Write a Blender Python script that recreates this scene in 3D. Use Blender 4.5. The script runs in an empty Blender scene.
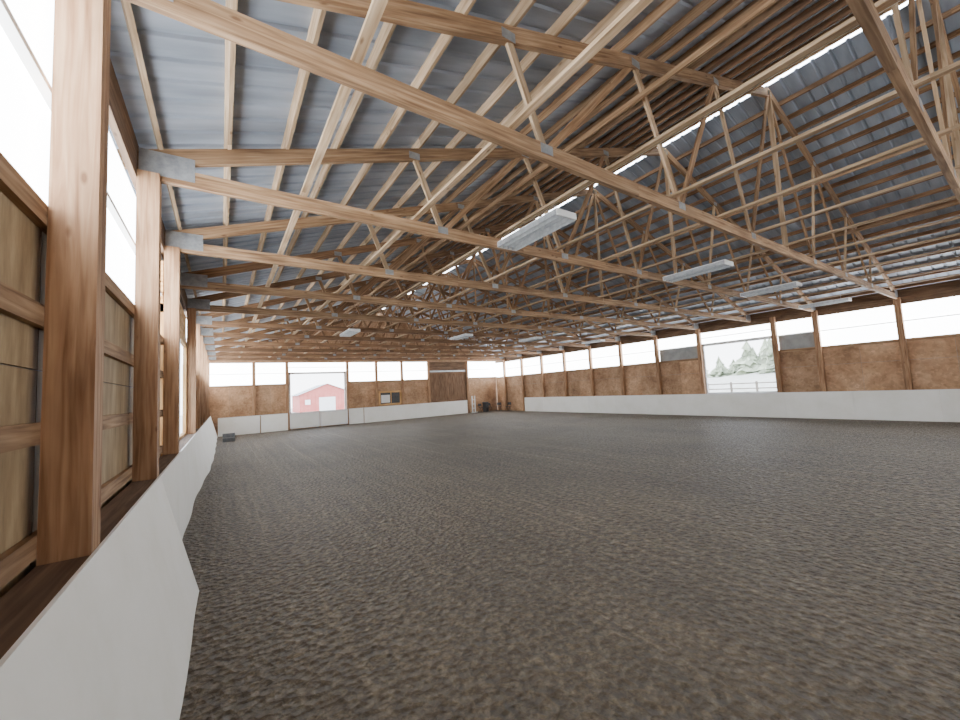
import bpy, bmesh, math, random
from mathutils import Vector, Matrix
random.seed(7)
H=2.2
W=22.97; L=31.28; XL=-0.82; YB=-4.9
S=2.65; Y1=3.2
SL=0.324; XR=11.1; ZE=5.2
KL=1.40
def ztop(x): return ZE+SL*((x if x<=XR else 2*XR-x)+0.73)

def newmat(n):
    m=bpy.data.materials.new(n); m.use_nodes=True
    nt=m.node_tree; b=nt.nodes['Principled BSDF']; return m,nt,b
def N(nt,t,**k):
    n=nt.nodes.new(t)
    for a,v in k.items():
        if a in n.inputs: n.inputs[a].default_value=v
        else: setattr(n,a,v)
    return n
def ramp(nt,stops):
    r=nt.nodes.new('ShaderNodeValToRGB'); e=r.color_ramp.elements
    while len(e)<len(stops): e.new(0.5)
    for i,(p,c) in enumerate(stops):
        e[i].position=p; e[i].color=(c[0],c[1],c[2],1)
    return r
def wood(name,c1,c2,c3,knots=True,rough=.75):
    m,nt,b=newmat(name); l=nt.links
    uv=N(nt,'ShaderNodeUVMap'); uv.uv_map='UVMap'
    mp=N(nt,'ShaderNodeMapping'); mp.inputs['Scale'].default_value=(1.3,26,1)
    l.new(uv.outputs[0],mp.inputs[0])
    n1=N(nt,'ShaderNodeTexNoise'); n1.inputs['Scale'].default_value=1.0; n1.inputs['Detail'].default_value=5; n1.inputs['Distortion'].default_value=.6
    l.new(mp.outputs[0],n1.inputs['Vector'])
    r=ramp(nt,[(.3,c1),(.5,c2),(.72,c3)]); l.new(n1.outputs['Fac'],r.inputs[0])
    at=N(nt,'ShaderNodeAttribute'); at.attribute_name='tone'
    mx=N(nt,'ShaderNodeMix'); mx.data_type='RGBA'; mx.blend_type='MULTIPLY'; mx.inputs[0].default_value=1
    l.new(r.outputs[0],mx.inputs[6]); l.new(at.outputs['Color'],mx.inputs[7])
    out=mx.outputs[2]
    mp3=N(nt,'ShaderNodeMapping'); mp3.inputs['Scale'].default_value=(1,4,1); l.new(uv.outputs[0],mp3.inputs[0])
    n3=N(nt,'ShaderNodeTexNoise'); n3.inputs['Scale'].default_value=1.1; n3.inputs['Detail'].default_value=3; l.new(mp3.outputs[0],n3.inputs['Vector'])
    r3=ramp(nt,[(.35,(.62,.58,.54)),(.6,(1.05,1.03,1.0))]); l.new(n3.outputs['Fac'],r3.inputs[0])
    m3=N(nt,'ShaderNodeMix'); m3.data_type='RGBA'; m3.blend_type='MULTIPLY'; m3.inputs[0].default_value=.85
    l.new(out,m3.inputs[6]); l.new(r3.outputs[0],m3.inputs[7]); out=m3.outputs[2]
    if knots:
        mp2=N(nt,'ShaderNodeMapping'); mp2.inputs['Scale'].default_value=(2.2,6,1); l.new(uv.outputs[0],mp2.inputs[0])
        v=N(nt,'ShaderNodeTexVoronoi'); v.inputs['Scale'].default_value=1; l.new(mp2.outputs[0],v.inputs['Vector'])
        rk=ramp(nt,[(.05,(.35,.25,.18)),(.12,(1,1,1))]); l.new(v.outputs['Distance'],rk.inputs[0])
        m2=N(nt,'ShaderNodeMix'); m2.data_type='RGBA'; m2.blend_type='MULTIPLY'; m2.inputs[0].default_value=.8
        l.new(out,m2.inputs[6]); l.new(rk.outputs[0],m2.inputs[7]); out=m2.outputs[2]
    l.new(out,b.inputs['Base Color']); b.inputs['Roughness'].default_value=rough
    bp=N(nt,'ShaderNodeBump'); bp.inputs['Strength'].default_value=.25; bp.inputs['Distance'].default_value=.004
    l.new(n1.outputs['Fac'],bp.inputs['Height']); l.new(bp.outputs[0],b.inputs['Normal'])
    return m
M={}
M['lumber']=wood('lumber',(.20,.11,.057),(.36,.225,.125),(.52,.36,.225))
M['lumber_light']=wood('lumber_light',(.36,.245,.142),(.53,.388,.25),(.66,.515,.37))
M['lumber_far']=wood('lumber_far_brown',(.15,.079,.042),(.28,.16,.086),(.41,.255,.145))  # darker brown lumber for timbers farther off
M['lumber_dark']=wood('lumber_dark',(.11,.06,.035),(.18,.11,.065),(.27,.17,.10))
M['lumber_new']=wood('lumber_new',(.55,.30,.11),(.70,.42,.18),(.80,.55,.28))
M['post_wood']=wood('post_wood',(.27,.14,.07),(.42,.247,.14),(.56,.37,.225))
def sheet(name,c1,c2,c3,scale=3,rough=.7,osb=0,stretch=None):
    m,nt,b=newmat(name); l=nt.links
    tc=N(nt,'ShaderNodeTexCoord'); src=tc.outputs['Object']
    if stretch:
        mp=N(nt,'ShaderNodeMapping'); mp.inputs['Scale'].default_value=stretch; l.new(src,mp.inputs[0]); src=mp.outputs[0]
    n1=N(nt,'ShaderNodeTexNoise'); n1.inputs['Scale'].default_value=scale; n1.inputs['Detail'].default_value=6; n1.inputs['Roughness'].default_value=.65
    l.new(src,n1.inputs['Vector'])
    r=ramp(nt,[(.3,c1),(.5,c2),(.7,c3)]); l.new(n1.outputs['Fac'],r.inputs[0]); out=r.outputs[0]
    if osb:
        v=N(nt,'ShaderNodeTexVoronoi'); v.inputs['Scale'].default_value=osb; l.new(tc.outputs['Object'],v.inputs['Vector'])
        bw=N(nt,'ShaderNodeRGBToBW'); l.new(v.outputs['Color'],bw.inputs[0])
        rr=ramp(nt,[(0,(.7,.68,.65)),(1,(1.2,1.2,1.2))]); l.new(bw.outputs[0],rr.inputs[0])
        mx=N(nt,'ShaderNodeMix'); mx.data_type='RGBA'; mx.blend_type='MULTIPLY'; mx.inputs[0].default_value=.8
        l.new(out,mx.inputs[6]); l.new(rr.outputs[0],mx.inputs[7]); out=mx.outputs[2]
    at=N(nt,'ShaderNodeAttribute'); at.attribute_name='tone'
    m3=N(nt,'ShaderNodeMix'); m3.data_type='RGBA'; m3.blend_type='MULTIPLY'; m3.inputs[0].default_value=1
    l.new(out,m3.inputs[6]); l.new(at.outputs['Color'],m3.inputs[7])
    l.new(m3.outputs[2],b.inputs['Base Color']); b.inputs['Roughness'].default_value=rough
    return m
M['osb']=sheet('osb_board',(.29,.16,.085),(.46,.28,.16),(.61,.40,.255),1.1,osb=11)
M['plywood']=sheet('plywood',(.20,.135,.07),(.33,.24,.135),(.46,.35,.21),2.2,stretch=(1,3,.6))
M['leak_backing']=sheet('leak_backing_steel',(.25,.26,.27),(.3,.31,.32),(.35,.36,.37),2)  # backing sheet added behind the boards to stop light leaking through seams
M['kick_white']=sheet('kick_white',(.85,.85,.79),(.90,.90,.86),(.93,.93,.90),1.2,rough=.55)
M['grey_board']=sheet('grey_board',(.24,.25,.25),(.33,.34,.34),(.40,.41,.41),1.5)
M['galv']=sheet('galvanised_plate',(.26,.28,.30),(.36,.38,.40),(.46,.48,.50),9,rough=.45); M['galv'].node_tree.nodes['Principled BSDF'].inputs['Metallic'].default_value=.5
M['white_paint']=sheet('white_paint',(.76,.77,.77),(.80,.81,.81),(.84,.85,.85),2,rough=.4)
M['dark']=sheet('dark_plastic',(.03,.03,.035),(.05,.05,.055),(.07,.07,.075),5,rough=.5)
M['grey_plastic']=sheet('grey_plastic',(.08,.09,.10),(.13,.14,.15),(.18,.19,.2),5,rough=.5)
M['shaded_wood']=wood('shaded_panel_wood',(.13,.065,.035),(.21,.12,.065),(.29,.18,.11))  # dark brown holds the shade lying over the far wood area
M['ledge']=wood('ledge_wood',(.10,.06,.04),(.17,.11,.075),(.25,.17,.12))
def emis(name,col,st):
    m,nt,b=newmat(name)
    b.inputs['Base Color'].default_value=(.8,.83,.86,1); b.inputs['Roughness'].default_value=.3
    b.inputs['Emission Color'].default_value=(*col,1); b.inputs['Emission Strength'].default_value=st
    return m
M['polycarb_glow']=emis('polycarbonate_daylight',(.95,.98,1.0),14.5)  # panes and ridge cap emit light themselves, standing in for daylight through them
M['tube']=emis('led_tube',(1,.99,.95),1.0)
m,nt,b=newmat('roof_metal'); l=nt.links
tc=N(nt,'ShaderNodeTexCoord'); n1=N(nt,'ShaderNodeTexNoise'); n1.inputs['Scale'].default_value=1.2; n1.inputs['Detail'].default_value=5
mp=N(nt,'ShaderNodeMapping'); mp.inputs['Scale'].default_value=(.5,3,1); l.new(tc.outputs['Object'],mp.inputs[0]); l.new(mp.outputs[0],n1.inputs['Vector'])
r=ramp(nt,[(.3,(.23,.27,.33)),(.55,(.335,.385,.46)),(.75,(.42,.475,.56))]); l.new(n1.outputs['Fac'],r.inputs[0]); l.new(r.outputs[0],b.inputs['Base Color'])
b.inputs['Roughness'].default_value=.5; b.inputs['Metallic'].default_value=.15; M['roof_metal']=m
# footing
m,nt,b=newmat('arena_footing'); l=nt.links
tc=N(nt,'ShaderNodeTexCoord')
def noise(sc,det,rg=.6,src=None,dist=0):
    n=N(nt,'ShaderNodeTexNoise'); n.inputs['Scale'].default_value=sc; n.inputs['Detail'].default_value=det; n.inputs['Roughness'].default_value=rg; n.inputs['Distortion'].default_value=dist
    l.new(src or tc.outputs['Object'],n.inputs['Vector']); return n
def mul(a,c):
    x=N(nt,'ShaderNodeMix'); x.data_type='RGBA'; x.blend_type='MULTIPLY'; x.inputs[0].default_value=1
    l.new(a,x.inputs[6]); l.new(c,x.inputs[7]); return x.outputs[2]
big=noise(.35,4); clod=noise(12,5,.62,None,.4); fine=noise(40,4,.6)
vor=N(nt,'ShaderNodeTexVoronoi'); vor.feature='SMOOTH_F1'; vor.inputs['Scale'].default_value=15; vor.inputs['Smoothness'].default_value=.3; l.new(tc.outputs['Object'],vor.inputs['Vector'])
mpt=N(nt,'ShaderNodeMapping'); mpt.inputs['Scale'].default_value=(5.5,.15,1); l.new(tc.outputs['Object'],mpt.inputs[0])
track=noise(1,4,.6,mpt.outputs[0])
mpl=N(nt,'ShaderNodeMapping'); mpl.inputs['Scale'].default_value=(9,.05,1); mpl.inputs['Rotation'].default_value=(0,0,math.radians(1.5)); l.new(tc.outputs['Object'],mpl.inputs[0])
lines=noise(1,3,.5,mpl.outputs[0])
r=ramp(nt,[(.30,(.046,.032,.017)),(.50,(.104,.077,.046)),(.70,(.215,.170,.114))]); l.new(clod.outputs['Fac'],r.inputs[0])
rf=ramp(nt,[(.3,(.74,.74,.74)),(.65,(1.18,1.18,1.18))]); l.new(fine.outputs['Fac'],rf.inputs[0])
r2=ramp(nt,[(.3,(.80,.79,.78)),(.7,(1.17,1.17,1.17))]); l.new(big.outputs['Fac'],r2.inputs[0])
r3=ramp(nt,[(.35,(.84,.84,.83)),(.65,(1.16,1.16,1.16))]); l.new(track.outputs['Fac'],r3.inputs[0])
r4=ramp(nt,[(.30,(.84,.84,.84)),(.38,(1,1,1)),(.60,(1,1,1)),(.68,(1.38,1.40,1.42))]); l.new(lines.outputs['Fac'],r4.inputs[0])
c=mul(mul(mul(mul(r.outputs[0],rf.outputs[0]),r2.outputs[0]),r3.outputs[0]),r4.outputs[0]); l.new(c,b.inputs['Base Color'])
b.inputs['Roughness'].default_value=.65
a1=N(nt,'ShaderNodeMath',operation='MULTIPLY_ADD'); a1.inputs[1].default_value=1.2
l.new(vor.outputs['Distance'],a1.inputs[0]); l.new(clod.outputs['Fac'],a1.inputs[2])
a2=N(nt,'ShaderNodeMath',operation='MULTIPLY_ADD'); a2.inputs[1].default_value=.4
l.new(track.outputs['Fac'],a2.inputs[0]); l.new(a1.outputs[0],a2.inputs[2])
bp=N(nt,'ShaderNodeBump'); bp.inputs['Strength'].default_value=1; bp.inputs['Distance'].default_value=.13
l.new(a2.outputs[0],bp.inputs['Height']); l.new(bp.outputs[0],b.inputs['Normal']); M['footing']=m
M['outside_ground']=sheet('outside_gravel',(.50,.49,.46),(.60,.59,.56),(.68,.67,.65),.4)
M['red']=sheet('red_siding',(.50,.13,.11),(.56,.16,.14),(.60,.20,.17),1)
M['leaf']=sheet('foliage',(.26,.30,.20),(.38,.42,.30),(.50,.54,.41),1)
M['grass']=sheet('bank_grass',(.45,.45,.38),(.58,.57,.52),(.70,.69,.66),.9)
M['bark']=sheet('bark',(.14,.12,.09),(.18,.15,.12),(.22,.19,.16),3)

class B:
    def __init__(s,name): s.name=name; s.v=[];s.f=[];s.m=[];s.uv=[];s.t=[];s.mats=[]
    def mi(s,k):
        if k not in s.mats: s.mats.append(k)
        return s.mats.index(k)
    def quad(s,pts,mat,uvs=None,tone=1):
        i=len(s.v); s.v+= [tuple(p) for p in pts]; s.f.append(tuple(range(i,i+len(pts)))); s.m.append(s.mi(mat))
        s.uv.append(uvs or [(p[0]+p[1],p[2]) for p in pts]); s.t.append(tone)
    def beam(s,P,Q,w,h,mat,up=(0,0,1),tv=.18,tone=None):
        P=Vector(P);Q=Vector(Q);d=(Q-P);ln=d.length;d.normalize();u=Vector(up)
        sd=d.cross(u)
        if sd.length<1e-4: u=Vector((0,1,0)); sd=d.cross(u)
        sd.normalize(); u=sd.cross(d).normalized()
        c=[]
        for base in (P,Q):
            for a,b2 in ((-1,-1),(1,-1),(1,1),(-1,1)): c.append(base+sd*(a*w/2)+u*(b2*h/2))
        ou=random.random()*50; ov=random.random()*50; t=tone if tone is not None else 1+random.uniform(-tv,tv)
        i=len(s.v); s.v+=[tuple(p) for p in c]; k=s.mi(mat)
        def add(ix,uv): s.f.append(tuple(i+j for j in ix)); s.m.append(k); s.uv.append(uv); s.t.append(t)
        dims=[w,h,w,h]; off=0
        for n in range(4):
            a=n;b2=(n+1)%4
            add((a,b2,b2+4,a+4),[(ou,ov+off),(ou,ov+off+dims[n]),(ou+ln,ov+off+dims[n]),(ou+ln,ov+off)]); off+=dims[n]
        add((3,2,1,0),[(ou,ov),(ou+.02,ov),(ou+.02,ov+h),(ou,ov+h)]); add((4,5,6,7),[(ou,ov),(ou+.02,ov),(ou+.02,ov+h),(ou,ov+h)])
    def box(s,lo,hi,mat,tone=None,tv=.08):
        lo=Vector(lo);hi=Vector(hi);d=hi-lo;c=(lo+hi)/2
        ax=max(range(3),key=lambda i:d[i])
        a=c.copy();b2=c.copy();a[ax]=lo[ax];b2[ax]=hi[ax]
        if ax==2: s.beam(a,b2,d[0],d[1],mat,(0,1,0),tv,tone)
        elif ax==0: s.beam(a,b2,d[1],d[2],mat,(0,0,1),tv,tone)
        else: s.beam(a,b2,d[0],d[2],mat,(0,0,1),tv,tone)
    def cyl(s,P,Q,r1,r2,mat,n=10,tone=1):
        P=Vector(P);Q=Vector(Q);d=(Q-P).normalized();u=Vector((0,0,1)) if abs(d.z)<.9 else Vector((1,0,0))
        a=d.cross(u).normalized();b2=d.cross(a)
        r=[[base+a*math.cos(2*math.pi*i/n)*rr+b2*math.sin(2*math.pi*i/n)*rr for i in range(n)] for base,rr in ((P,r1),(Q,r2))]
        for i in range(n):
            j=(i+1)%n; s.quad([r[0][i],r[0][j],r[1][j],r[1][i]],mat,tone=tone)
        s.quad(r[0][::-1],mat,tone=tone); s.quad(r[1],mat,tone=tone)
    def done(s):
        me=bpy.data.meshes.new(s.name); me.from_pydata(s.v,[],s.f)
        for k in s.mats: me.materials.append(M[k])
        me.polygons.foreach_set('material_index',s.m)
        uv=me.uv_layers.new(name='UVMap'); fl=[]
        for u in s.uv:
            for a in u: fl+= [a[0],a[1]]
        uv.data.foreach_set('uv',fl)
        at=me.color_attributes.new('tone','FLOAT_COLOR','CORNER'); cl=[]
        for f,t in zip(s.f,s.t): cl+=[t,t,t,1]*len(f)
        at.data.foreach_set('color',cl)
        bm=bmesh.new(); bm.from_mesh(me); bmesh.ops.recalc_face_normals(bm,faces=bm.faces); bm.to_mesh(me); bm.free()
        o=bpy.data.objects.new(s.name,me); bpy.context.collection.objects.link(o); return o

KS=list(range(-3,11)); YT=[Y1+S*k for k in KS]
GIRTS=[1.49,2.09,2.74]
ZW0=3.38; ZW1=4.92
b=B('floor'); b.quad([(-1.0,YB,0),(W+.3,YB,0),(W+.3,L+.2,0),(-1.0,L+.2,0)],'footing'); b.done()

def roof():
    b=B('ceiling'); per=.30; y=YB-.4; prof=[]
    while y<L+.6:
        prof+= [(y,0),(y+.10,0),(y+.12,.028),(y+.16,.028),(y+.18,0)]; y+=per
    for (xa,xb) in ((-1.6,XR-.06),(XR+.06,W+.9)):
        za=ztop(xa)+.23; zb=ztop(xb)+.23
        for i in range(len(prof)-1):
            (ya,ha),(yb,hb)=prof[i],prof[i+1]
            b.quad([(xa,ya,za+ha),(xb,ya,zb+ha),(xb,yb,zb+hb),(xa,yb,za+hb)],'roof_metal')
    zc=ztop(XR)+.26
    b.quad([(XR-.14,YB-.4,zc),(XR,YB-.4,zc+.05),(XR,L+.6,zc+.05),(XR-.14,L+.6,zc)],'polycarb_glow')
    b.quad([(XR+.14,YB-.4,zc),(XR,YB-.4,zc+.05),(XR,L+.6,zc+.05),(XR+.14,L+.6,zc)],'polycarb_glow')
    b.done()
roof()
b=B('roof_purlins')
x=-.62
while x<XR-.32:
    for xx in (x,2*XR-x):
        z=ztop(xx)+.105+.06
        sgn=1 if xx<XR else -1
        up=Vector((-SL*sgn,0,1)).normalized()
        y=YB
        while y<L:
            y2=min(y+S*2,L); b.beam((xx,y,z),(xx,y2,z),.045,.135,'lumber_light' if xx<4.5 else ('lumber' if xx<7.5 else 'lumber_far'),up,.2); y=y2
    x+=.70 if x<5 else .53
b.done()
def truss(y):
    b=B('roof_truss'); zb=5.04; xa=XL; xb=2*XR-XL
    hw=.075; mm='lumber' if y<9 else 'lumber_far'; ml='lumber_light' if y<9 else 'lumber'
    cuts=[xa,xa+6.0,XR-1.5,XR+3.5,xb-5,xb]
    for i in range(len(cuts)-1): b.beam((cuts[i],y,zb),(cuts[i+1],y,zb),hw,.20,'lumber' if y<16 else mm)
    pts=[xa-.25,XR/2-.3,XR]
    for sg in (0,1):
        f=lambda x:x if sg==0 else 2*XR-x
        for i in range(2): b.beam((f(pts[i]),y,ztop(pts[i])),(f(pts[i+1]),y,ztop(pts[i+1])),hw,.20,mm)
        web=[('t',2.8),('b',3.3),('t',5.4),('b',6.4),('t',8.2),('b',9.2),('t',XR)]
        for i in range(len(web)-1):
            (ka,x0),(kb,x1)=web[i],web[i+1]
            P=(f(x0),y,ztop(x0) if ka=='t' else zb); Q=(f(x1),y,ztop(x1) if kb=='t' else zb)
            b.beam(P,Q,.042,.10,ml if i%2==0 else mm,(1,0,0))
        for k,x0 in web:
            z=ztop(x0)-.03 if k=='t' else zb+.03
            for sy in (-1,1):
                yy=y+sy*(hw/2+.003)
                b.box((f(x0)-.10,yy-.002,z-.06),(f(x0)+.10,yy+.002,z+.06),'galv')
        for sy in (-1,1):
            yy=y+sy*(hw/2+.004); x0=f(xa+.28)
            b.box((min(x0-.27,x0+.27),yy-.002,5.0),(max(x0-.27,x0+.27),yy+.002,5.3),'galv')
    b.beam((XR,y,zb),(XR,y,ztop(XR)),.042,.10,ml,(0,1,0))
    b.done()
for y in YT: truss(y)
b=B('truss_lateral_braces')
for x in (1.0,2.75,4.5,6.1,7.7,9.3,10.9,12.5,14.1,15.7,17.3,18.9,20.5):
    y=YB
    while y<L:
        y2=min(y+2*S,L); b.beam((x,y,5.16),(x,y2+.0,5.16),.09,.042,'lumber_light'); y=y2
for x in (5.4,8.2,2*XR-8.2,2*XR-5.4):
    b.beam((x,YB,ztop(x)-.6),(x,L,ztop(x)-.6),.042,.09,'lumber')
b.cyl((4.58,YB+.1,5.17),(4.58,L-.1,5.17),.014,.014,'white_paint',6)
b.done()

def post(x0,x1,y,z0=0,z1=5.0,w=.2,mat='post_wood'):
    b=B('support_post'); t=1+random.uniform(-.1,.1)
    n=3; d=w/n
    for i in range(n):
        b.box((x0,y-w/2+i*d+.002,z0),(x1,y-w/2+(i+1)*d-.002,z1),mat,tone=t+random.uniform(-.05,.05))
    b.done()
RP=[y for y in YT if abs(y-8.5)>.1]+[7.5]
LP=[y for y in YT if abs(y-11.15)>.1]
for y in LP: post(XL+.001,-.61,y)
for y in RP: post(W-.10,W+.099,y)
FX=[1.9,4.0,8.35,10.7,12.95,15.5,19.6]
for x in FX:
    b=B('support_post')
    for i in range(3): b.box((x-.1+i*.067,L-.12,0),(x-.1+(i+1)*.067-.003,L+.038,4.95),'post_wood')
    b.done()

def wall_side(name,wname,xin,sg,bays,mat,holes,greys=(),head=None,vb=False,girts=GIRTS,ZW0=ZW0,ZW1=ZW1):
    b=B(name); w=B(wname)
    def bx(x0,x1,ya,yb,za,zb,m,bb=b,**k):
        xs=sorted((xin+sg*x0,xin+sg*x1)); bb.box((xs[0],ya,za),(xs[1],yb,zb),m,**k)
    ys=[YB]+bays+[L]
    for i in range(len(ys)-1):
        ya,yb=ys[i],ys[i+1]
        if yb-ya<.05: continue
        hole=[h for h in holes if h[0]<(ya+yb)/2<h[1]]
        if hole:
            h=hole[0]; bx(.045,.06,ya,yb,0,h[2],mat); bx(.065,.085,ya,yb,0,h[2],'leak_backing')
        else:
            n=max(1,round((yb-ya)/1.3))
            bx(.065,.085,ya,yb,0,ZW0,'leak_backing')
            for q in range(n):
                a0=ya+(yb-ya)*q/n; a1=ya+(yb-ya)*(q+1)/n-.008
                t=1+random.uniform(-.16,.16)
                bx(.045,.06,a0,a1,0,2.44,mat,tone=t); bx(.045,.06,a0,a1,2.448,ZW0,mat,tone=t*random.uniform(.85,1.1))
            for g in girts: bx(0,.04,ya,yb,g-.06,g+.06,'lumber')
        if not hole or h[3]<ZW0: bx(-.0,.06,ya,yb,ZW0-.12,ZW0,'lumber')
        if i in greys: bx(.05,.07,ya+.1,yb-.1,ZW0,ZW0+.75,'grey_board')
        zz=ZW0 if not hole else max(ZW0,h[3]+.1)
        if hole and head:
            for q in range(4): bx(.02,.06,ya,yb,h[3]+.1+q*.19,h[3]+.28+q*.19,head)
            bx(.065,.085,ya,yb,h[3]+.1,ZW1,'leak_backing')
            continue
        bx(.09,.10,ya,yb,zz,ZW1,'polycarb_glow',w)
        bx(.03,.085,ya,yb,(zz+ZW1)/2-.02,(zz+ZW1)/2+.02,'white_paint',w)
        if vb:
            yq=(ya+yb)/2; bx(.06,.085,yq-.02,yq+.02,zz,ZW1,'white_paint',w)
    bx(-.0,.06,YB,L,ZW1-.02,5.35,'lumber_dark')
    for h in holes:
        m=head or 'white_paint'
        bx(0,.08,h[0]-.08,h[0]+.06,h[2],h[3]+.1,m); bx(0,.08,h[1]-.06,h[1]+.08,h[2],h[3]+.1,m)
        bx(0,.08,h[0]-.08,h[1]+.08,h[3]-.05,h[3]+.1,m); bx(0,.08,h[0],h[1],h[2]-.05,h[2]+.05,m)
        if head:
            for q in (1,2): yq=h[0]+(h[1]-h[0])*q/3; bx(.02,.07,yq-.03,yq+.03,h[2],h[3],'white_paint')
    b.done(); w.done()
wall_side('wall_left','window_1',XL,-1,LP,'plywood',[(8.65,13.65,KL,3.9)],head='lumber_new',vb=True)
RPs=sorted(RP)
gi=[i for i,y in enumerate(RPs) if abs(y-5.85)<.1][0]
wall_side('wall_right','window_2',W+.1,1,RPs,'osb',[(7.62,11.03,1.25,4.0)],greys=(gi+1,gi+3,),girts=[],ZW0=3.32,ZW1=4.75)
def wall_end(name,wname,yin,sg,xs,openings,dark=()):
    b=B(name); w=B(wname)
    def by(xa,xb,y0,y1,za,zb,m,bb=b,**k):
        q=sorted((yin+sg*y0,yin+sg*y1)); bb.box((xa,q[0],za),(xb,q[1],zb),m,**k)
    ed=[-1.0]+xs+[W+.3]
    for i in range(len(ed)-1):
        xa,xb=ed[i],ed[i+1]; o=[q for q in openings if q[0]<(xa+xb)/2<q[1]]
        if o:
            q=o[0]; by(xa,xb,.1,.12,0,q[2],'osb'); zz=q[3]+.1
            by(q[0]+.1,q[0]+.24,.05,.12,q[2],q[3]+.1,'white_paint'); by(q[1]-.24,q[1]-.1,.05,.12,q[2],q[3]+.1,'white_paint')
            by(q[0]+.1,q[1]-.1,.05,.12,q[3]-.04,q[3]+.1,'white_paint')
        else:
            mid=(xa+xb)/2; by(xa,xb,.122,.135,0,ZW0,'leak_backing')
            by(xa,mid-.006,.1,.12,0,ZW0,'osb',tone=1+random.uniform(-.12,.12)); by(mid,xb,.1,.12,0,ZW0,'osb',tone=1+random.uniform(-.12,.12))
            by(xa,xb,.04,.12,ZW0-.1,ZW0,'lumber'); zz=ZW0
        if i in dark: by(xa,xb,.13,.15,zz,ZW1,'lumber_dark')
        else:
            by(xa,xb,.14,.15,zz,ZW1,'polycarb_glow',w); by(xa,xb,.1,.13,(zz+ZW1)/2-.02,(zz+ZW1)/2+.02,'white_paint',w)
    x=-1.0; st=(W+1.3)/20
    for i in range(20):
        xa=x+i*st; xb=xa+st; pts=[(xa,ZW1),(xb,ZW1),(xb,ztop(xb)+.2)]
        if xa<XR<xb: pts.append((XR,ztop(XR)+.2))
        pts.append((xa,ztop(xa)+.2)); t=1+random.uniform(-.1,.1)
        b.quad([(p[0],yin+sg*.13,p[1]) for p in pts],'osb',tone=t)
    b.done()
    if w.v: w.done()
wall_end('wall_far','window_3',L,1,FX,[(4.0,8.35,1.2,4.1)],dark=(6,))
wall_end('wall_back','window_back_unseen',YB,-1,[2,4.5,7,9.5,12,14.5,17,19.5],[],dark=(0,1,2,6,7,8,9,10))  # unseen glowing glazing behind camera; bays closed off to deepen contrast

def botx(y):
    P=[(-5,-.29),(3.4,-.27),(4.6,-.23),(5.80,-.22),(5.84,-.22),(5.90,-.50),(8.5,-.53),(12,-.50),(16,-.32),(20,-.25),(32,-.22)]
    for (a,c),(d,e) in zip(P,P[1:]):
        if a<=y<=d: return c+(e-c)*(y-a)/(d-a)
    return -.24
def topx(y): return -.585
b=B('kickboard_left')
ys=[YB]+[YB+ i*.3 for i in range(1,int((5.84-YB)/.3)+1)]+[5.84]
def kick(ys):
    for ya,yb in zip(ys,ys[1:]):
        wa=.012*math.sin(ya*2.1); wb=.012*math.sin(yb*2.1)
        A=[Vector((topx(ya),ya,KL)),Vector((botx(ya)+wa,ya,0.0))]; C=[Vector((topx(yb),yb,KL)),Vector((botx(yb)+wb,yb,0.0))]
        b.quad([A[0],A[1],C[1],C[0]],'kick_white')
        o=Vector((-.02,0,0)); b.quad([A[0]+o,A[1]+o,C[1]+o,C[0]+o],'kick_white')
        b.quad([A[0],A[0]+o,C[0]+o,C[0]],'kick_white')
    for y in (ys[0],ys[-1]):
        b.quad([(topx(y),y,KL),(botx(y),y,0),(botx(y)-.02,y,0),(topx(y)-.02,y,KL)],'kick_white')
kick(ys)
yy=[5.86]
while yy[-1]<L-.3: yy.append(yy[-1]+.3)
kick(yy+[L-.2])
b.done()
b=B('trim_1'); b.box((XL+.002,YB,KL-.045),(-.607,L-.2,KL-.01),'ledge'); b.done()
b=B('kickboard_right')
y=YB
while y<26.7:
    y2=min(y+2.44,26.8); b.box((W-.16,y,0),(W-.12,y2-.006,1.2),'kick_white',tv=.03); y=y2
b.box((W-.17,YB,1.2),(W-.11,26.8,1.235),'white_paint'); b.done()
b=B('kickboard_far'); x=-.2
while x<19.4:
    x2=min(x+2.44,19.4)
    if not (x2>4.0 and x<8.35): b.box((x,L-.18,0),(x2-.006,L-.14,1.2),'kick_white',tv=.03)
    x=x2
b.box((2.3,L-.18,0),(4.0,L-.14,1.2),'kick_white'); b.box((8.35,L-.18,0),(9.5,L-.14,1.2),'kick_white')
b.box((-.2,L-.2,1.2),(4.0,L-.13,1.23),'white_paint'); b.box((8.35,L-.2,1.2),(19.4,L-.13,1.23),'white_paint'); b.done()
b=B('arena_gate')
for i in range(2):
    xa=4.12+i*2.07; b.box((xa,L-.26,.08),(xa+2.03,L-.22,1.22),'kick_white')
    b.box((xa,L-.28,1.1),(xa+2.03,L-.26,1.22),'white_paint'); b.box((xa,L-.28,.08),(xa+2.03,L-.26,.2),'white_paint')
    b.box((xa,L-.28,.08),(xa+.1,L-.26,1.22),'white_paint'); b.box((xa+1.93,L-.28,.08),(xa+2.03,L-.26,1.22),'white_paint')
    b.box((xa+.1,L-.26,0),(xa+.16,L-.22,.1),'galv'); b.box((xa+1.85,L-.26,0),(xa+1.91,L-.22,.1),'galv')
b.done()
b=B('shaded_panels')  # plank panels stand in for shaded wood, shade put into their colour
for i in range(2):
    xa=15.65+i*1.93
    for j in range(8): b.box((xa+j*.238,L+.0,1.25),(xa+j*.238+.23,L+.03,3.95),'shaded_wood')
    b.box((xa,L-.03,1.25),(xa+1.9,L,1.4),'shaded_wood'); b.box((xa,L-.03,3.8),(xa+1.9,L,3.95),'shaded_wood')
b.box((15.65,L-.04,3.97),(19.45,L+.02,4.12),'galv'); b.done()
b=B('window_5')
b.box((10.95,L-.04,1.4),(12.7,L+.0,2.4),'dark')
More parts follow.
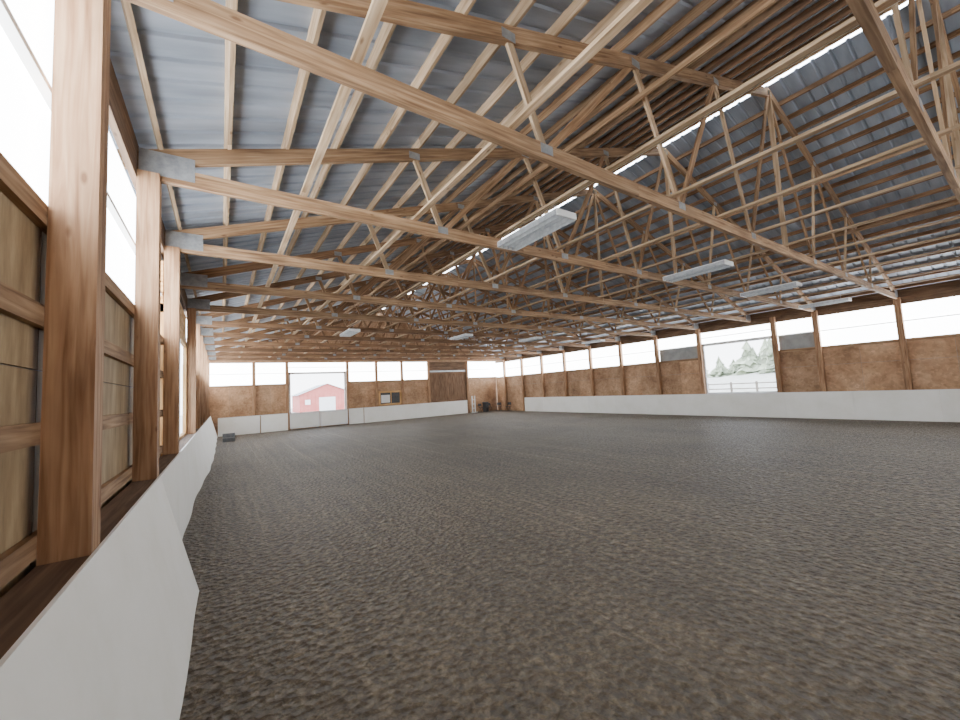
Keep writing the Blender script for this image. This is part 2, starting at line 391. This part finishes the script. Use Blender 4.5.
for lo,hi in (((10.84,L-.08,1.3),(12.82,L,1.43)),((10.84,L-.08,2.33),(12.82,L,2.48)),((10.84,L-.08,1.3),(10.98,L,2.48)),((12.68,L-.08,1.3),(12.82,L,2.48)),((11.87,L-.08,1.35),(11.93,L-.03,2.4))): b.box(lo,hi,'lumber_new')
b.box((11.05,L-.05,1.5),(11.8,L-.04,2.15),'white_paint'); b.done()

def fixture(x,y):
    b=B('strip_light'); z=4.86; l=.75; w=.22
    b.box((x-w,y-l,z+.03),(x+w,y+l,z+.06),'white_paint')
    for i in range(5):
        xx=x-w+i*w/2; b.beam((xx,y-l,z+.0),(xx,y+l,z+.0),.012,.09,'galv')
    for i in range(4):
        xx=x-w+(i+.5)*w/2; b.cyl((xx,y-l+.03,z+.005),(xx,y+l-.03,z+.005),.016,.016,'tube',8)
    for s in (-1,1): b.box((x-w,y+s*l-.015,z-.045),(x+w,y+s*l+.015,z+.06),'white_paint')
    b.box((x-.07,y-.25,z+.06),(x+.07,y+.25,z+.10),'galv')
    for s in (-1,1): b.cyl((x,y+s*.5,z+.06),(x,y+s*.5,5.12),.006,.006,'galv',6)
    b.done()
for y in (4.75,16.3):
    for x in (4.5,10.0,14.6,20.0): fixture(x,y)

b=B('mounting_block')
for i in range(2): b.box((.05,26.4+i*.32,0),(.65,26.4+(2)*.32,.22*(i+1)),'grey_plastic')
b.done()
def chair(x,y,a):
    b=B('folding_chair')
    for s in (-.2,.2):
        b.cyl((s,-.22,0),(s,.16,.82),.014,.014,'dark',6); b.cyl((s,.24,0),(s,-.18,.46),.014,.014,'dark',6)
    b.box((-.21,-.2,.44),(.21,.2,.47),'dark'); b.box((-.2,.13,.6),(.2,.16,.84),'dark'); b.cyl((-.2,.2,.1),(.2,.2,.1),.01,.01,'dark',6)
    o=b.done(); o.location=(x,y,0); o.rotation_euler=(0,0,a)
chair(20.3,30.2,.3); chair(21.1,30.0,-.2); chair(21.9,29.5,-.9); chair(22.2,28.4,-1.4)
b=B('trash_barrel'); b.cyl((21.2,30.7,0),(21.2,30.7,.9),.28,.3,'dark',20); b.cyl((21.2,30.7,.9),(21.2,30.7,.94),.32,.32,'grey_plastic',20); b.done()
b=B('jump_standard')
for x in (19.8,20.1): b.box((x,30.9,0),(x+.09,30.99,1.6),'white_paint')
b.box((19.65,30.75,0),(20.35,30.85,.08),'white_paint')
for z in (.4,.8,1.2): b.box((19.85,30.92,z),(20.15,30.96,z+.06),'white_paint')
b.done()

b=B('ground_outside')
for (x0,y0,x1,y1) in ((-60,-60,-1.0,110),(W+.3,-60,120,110),(-1.0,L+.2,W+.3,110),(-1.0,-60,W+.3,YB)):
    b.quad([(x0,y0,-.02),(x1,y0,-.02),(x1,y1,-.02),(x0,y1,-.02)],'outside_ground')
prof=[(46,-.02),(50,.9),(54,1.5),(60,2.0),(70,2.4)]
for j in range(40):
    ya=-20+j*3; yb=ya+3
    for (xa,za),(xb,zb) in zip(prof,prof[1:]):
        f=lambda x,y,z:z*(1+.18*math.sin(y*.31+x))
        b.quad([(xa,ya,f(xa,ya,za)),(xb,ya,f(xb,ya,zb)),(xb,yb,f(xb,yb,zb)),(xa,yb,f(xa,yb,za))],'grass',tone=1)
b.done()
def barn(x,y,w,d,h,rh,mat):
    b=B('red_barn')
    b.box((x,y,0),(x+w,y+d,h),mat,tone=1)
    b.quad([(x,y-.01,h),(x+w,y-.01,h),(x+w/2,y-.01,h+rh)],mat); b.quad([(x,y+d,h),(x+w,y+d,h),(x+w/2,y+d,h+rh)],mat)
    for s in (0,1):
        xe=x-.4 if s==0 else x+w+.4
        b.quad([(xe,y-.4,h-.15),(x+w/2,y-.4,h+rh+.05),(x+w/2,y+d+.4,h+rh+.05),(xe,y+d+.4,h-.15)],'galv')
    b.box((x+w/2-1.3,y-.06,0),(x+w/2+1.3,y,2.3),'white_paint'); b.box((x+.8,y-.06,1.2),(x+1.6,y,2.0),'white_paint')
    for i in range(int(w/.6)): b.box((x+i*.6,y-.03,0),(x+i*.6+.04,y,h),mat,tone=.75)
    b.done()
barn(10.5,68,8.5,8,2.9,1.6,'red')
def tree(x,y,h,r):
    b=B('conifer_tree'); b.cyl((x,y,1.5),(x,y,h*.9),.16,.04,'bark',8)
    n=10
    for i in range(n):
        z=2+(h-2)*(.04+.88*i/n); rr=r*(1-.80*i/n)*random.uniform(.7,1.2); k=14; ring=[]
        for j in range(k):
            q=rr*(1.0 if j%2 else .6)*random.uniform(.7,1.25); a=2*math.pi*j/k+i
            ring.append((x+q*math.cos(a),y+q*math.sin(a),z-.6*random.random()))
        tip=(x,y,z+h*.16)
        for j in range(k): b.quad([ring[j],ring[(j+1)%k],tip],'leaf',tone=random.uniform(.55,1.4))
    b.done()
for i in range(34): tree(66+random.uniform(-4,8),12+i*.95+random.uniform(-.8,.8),random.uniform(5,7.5)*(1.15 if i<16 else .75),random.uniform(1.6,2.6))
b=B('paddock_fence')
for i in range(20):
    b.box((38,2+i*2.0,0),(38.14,2.14+i*2.0,1.6),'bark')
for z in (.5,.95,1.4): b.box((38.02,2,z),(38.08,40,z+.1),'bark')
b.done()

w=bpy.data.worlds.new('overcast'); bpy.context.scene.world=w; w.use_nodes=True; nt=w.node_tree
bg=nt.nodes['Background']; tc=nt.nodes.new('ShaderNodeTexCoord'); sx=nt.nodes.new('ShaderNodeSeparateXYZ'); nt.links.new(tc.outputs['Generated'],sx.inputs[0])
r=ramp(nt,[(.0,(.90,.94,1.0)),(.5,(.75,.83,.95))]); nt.links.new(sx.outputs['Z'],r.inputs[0]); nt.links.new(r.outputs[0],bg.inputs[0]); bg.inputs[1].default_value=8

yw,pi_,ro=math.radians(34.164),math.radians(4.354),math.radians(-3.129)
fw=Vector((math.sin(yw)*math.cos(pi_),math.cos(yw)*math.cos(pi_),math.sin(pi_))); rt=Vector((math.cos(yw),-math.sin(yw),0)); up=rt.cross(fw)
r2=rt*math.cos(ro)+up*math.sin(ro); u2=-rt*math.sin(ro)+up*math.cos(ro)
cd=bpy.data.cameras.new('camera'); co=bpy.data.objects.new('camera',cd); bpy.context.collection.objects.link(co)
mt=Matrix((r2,u2,-fw)).transposed().to_4x4(); mt.translation=(0,0,H); co.matrix_world=mt
cd.sensor_width=36; cd.lens=382.9/960*36; cd.clip_start=.05; cd.clip_end=300
bpy.context.scene.camera=co
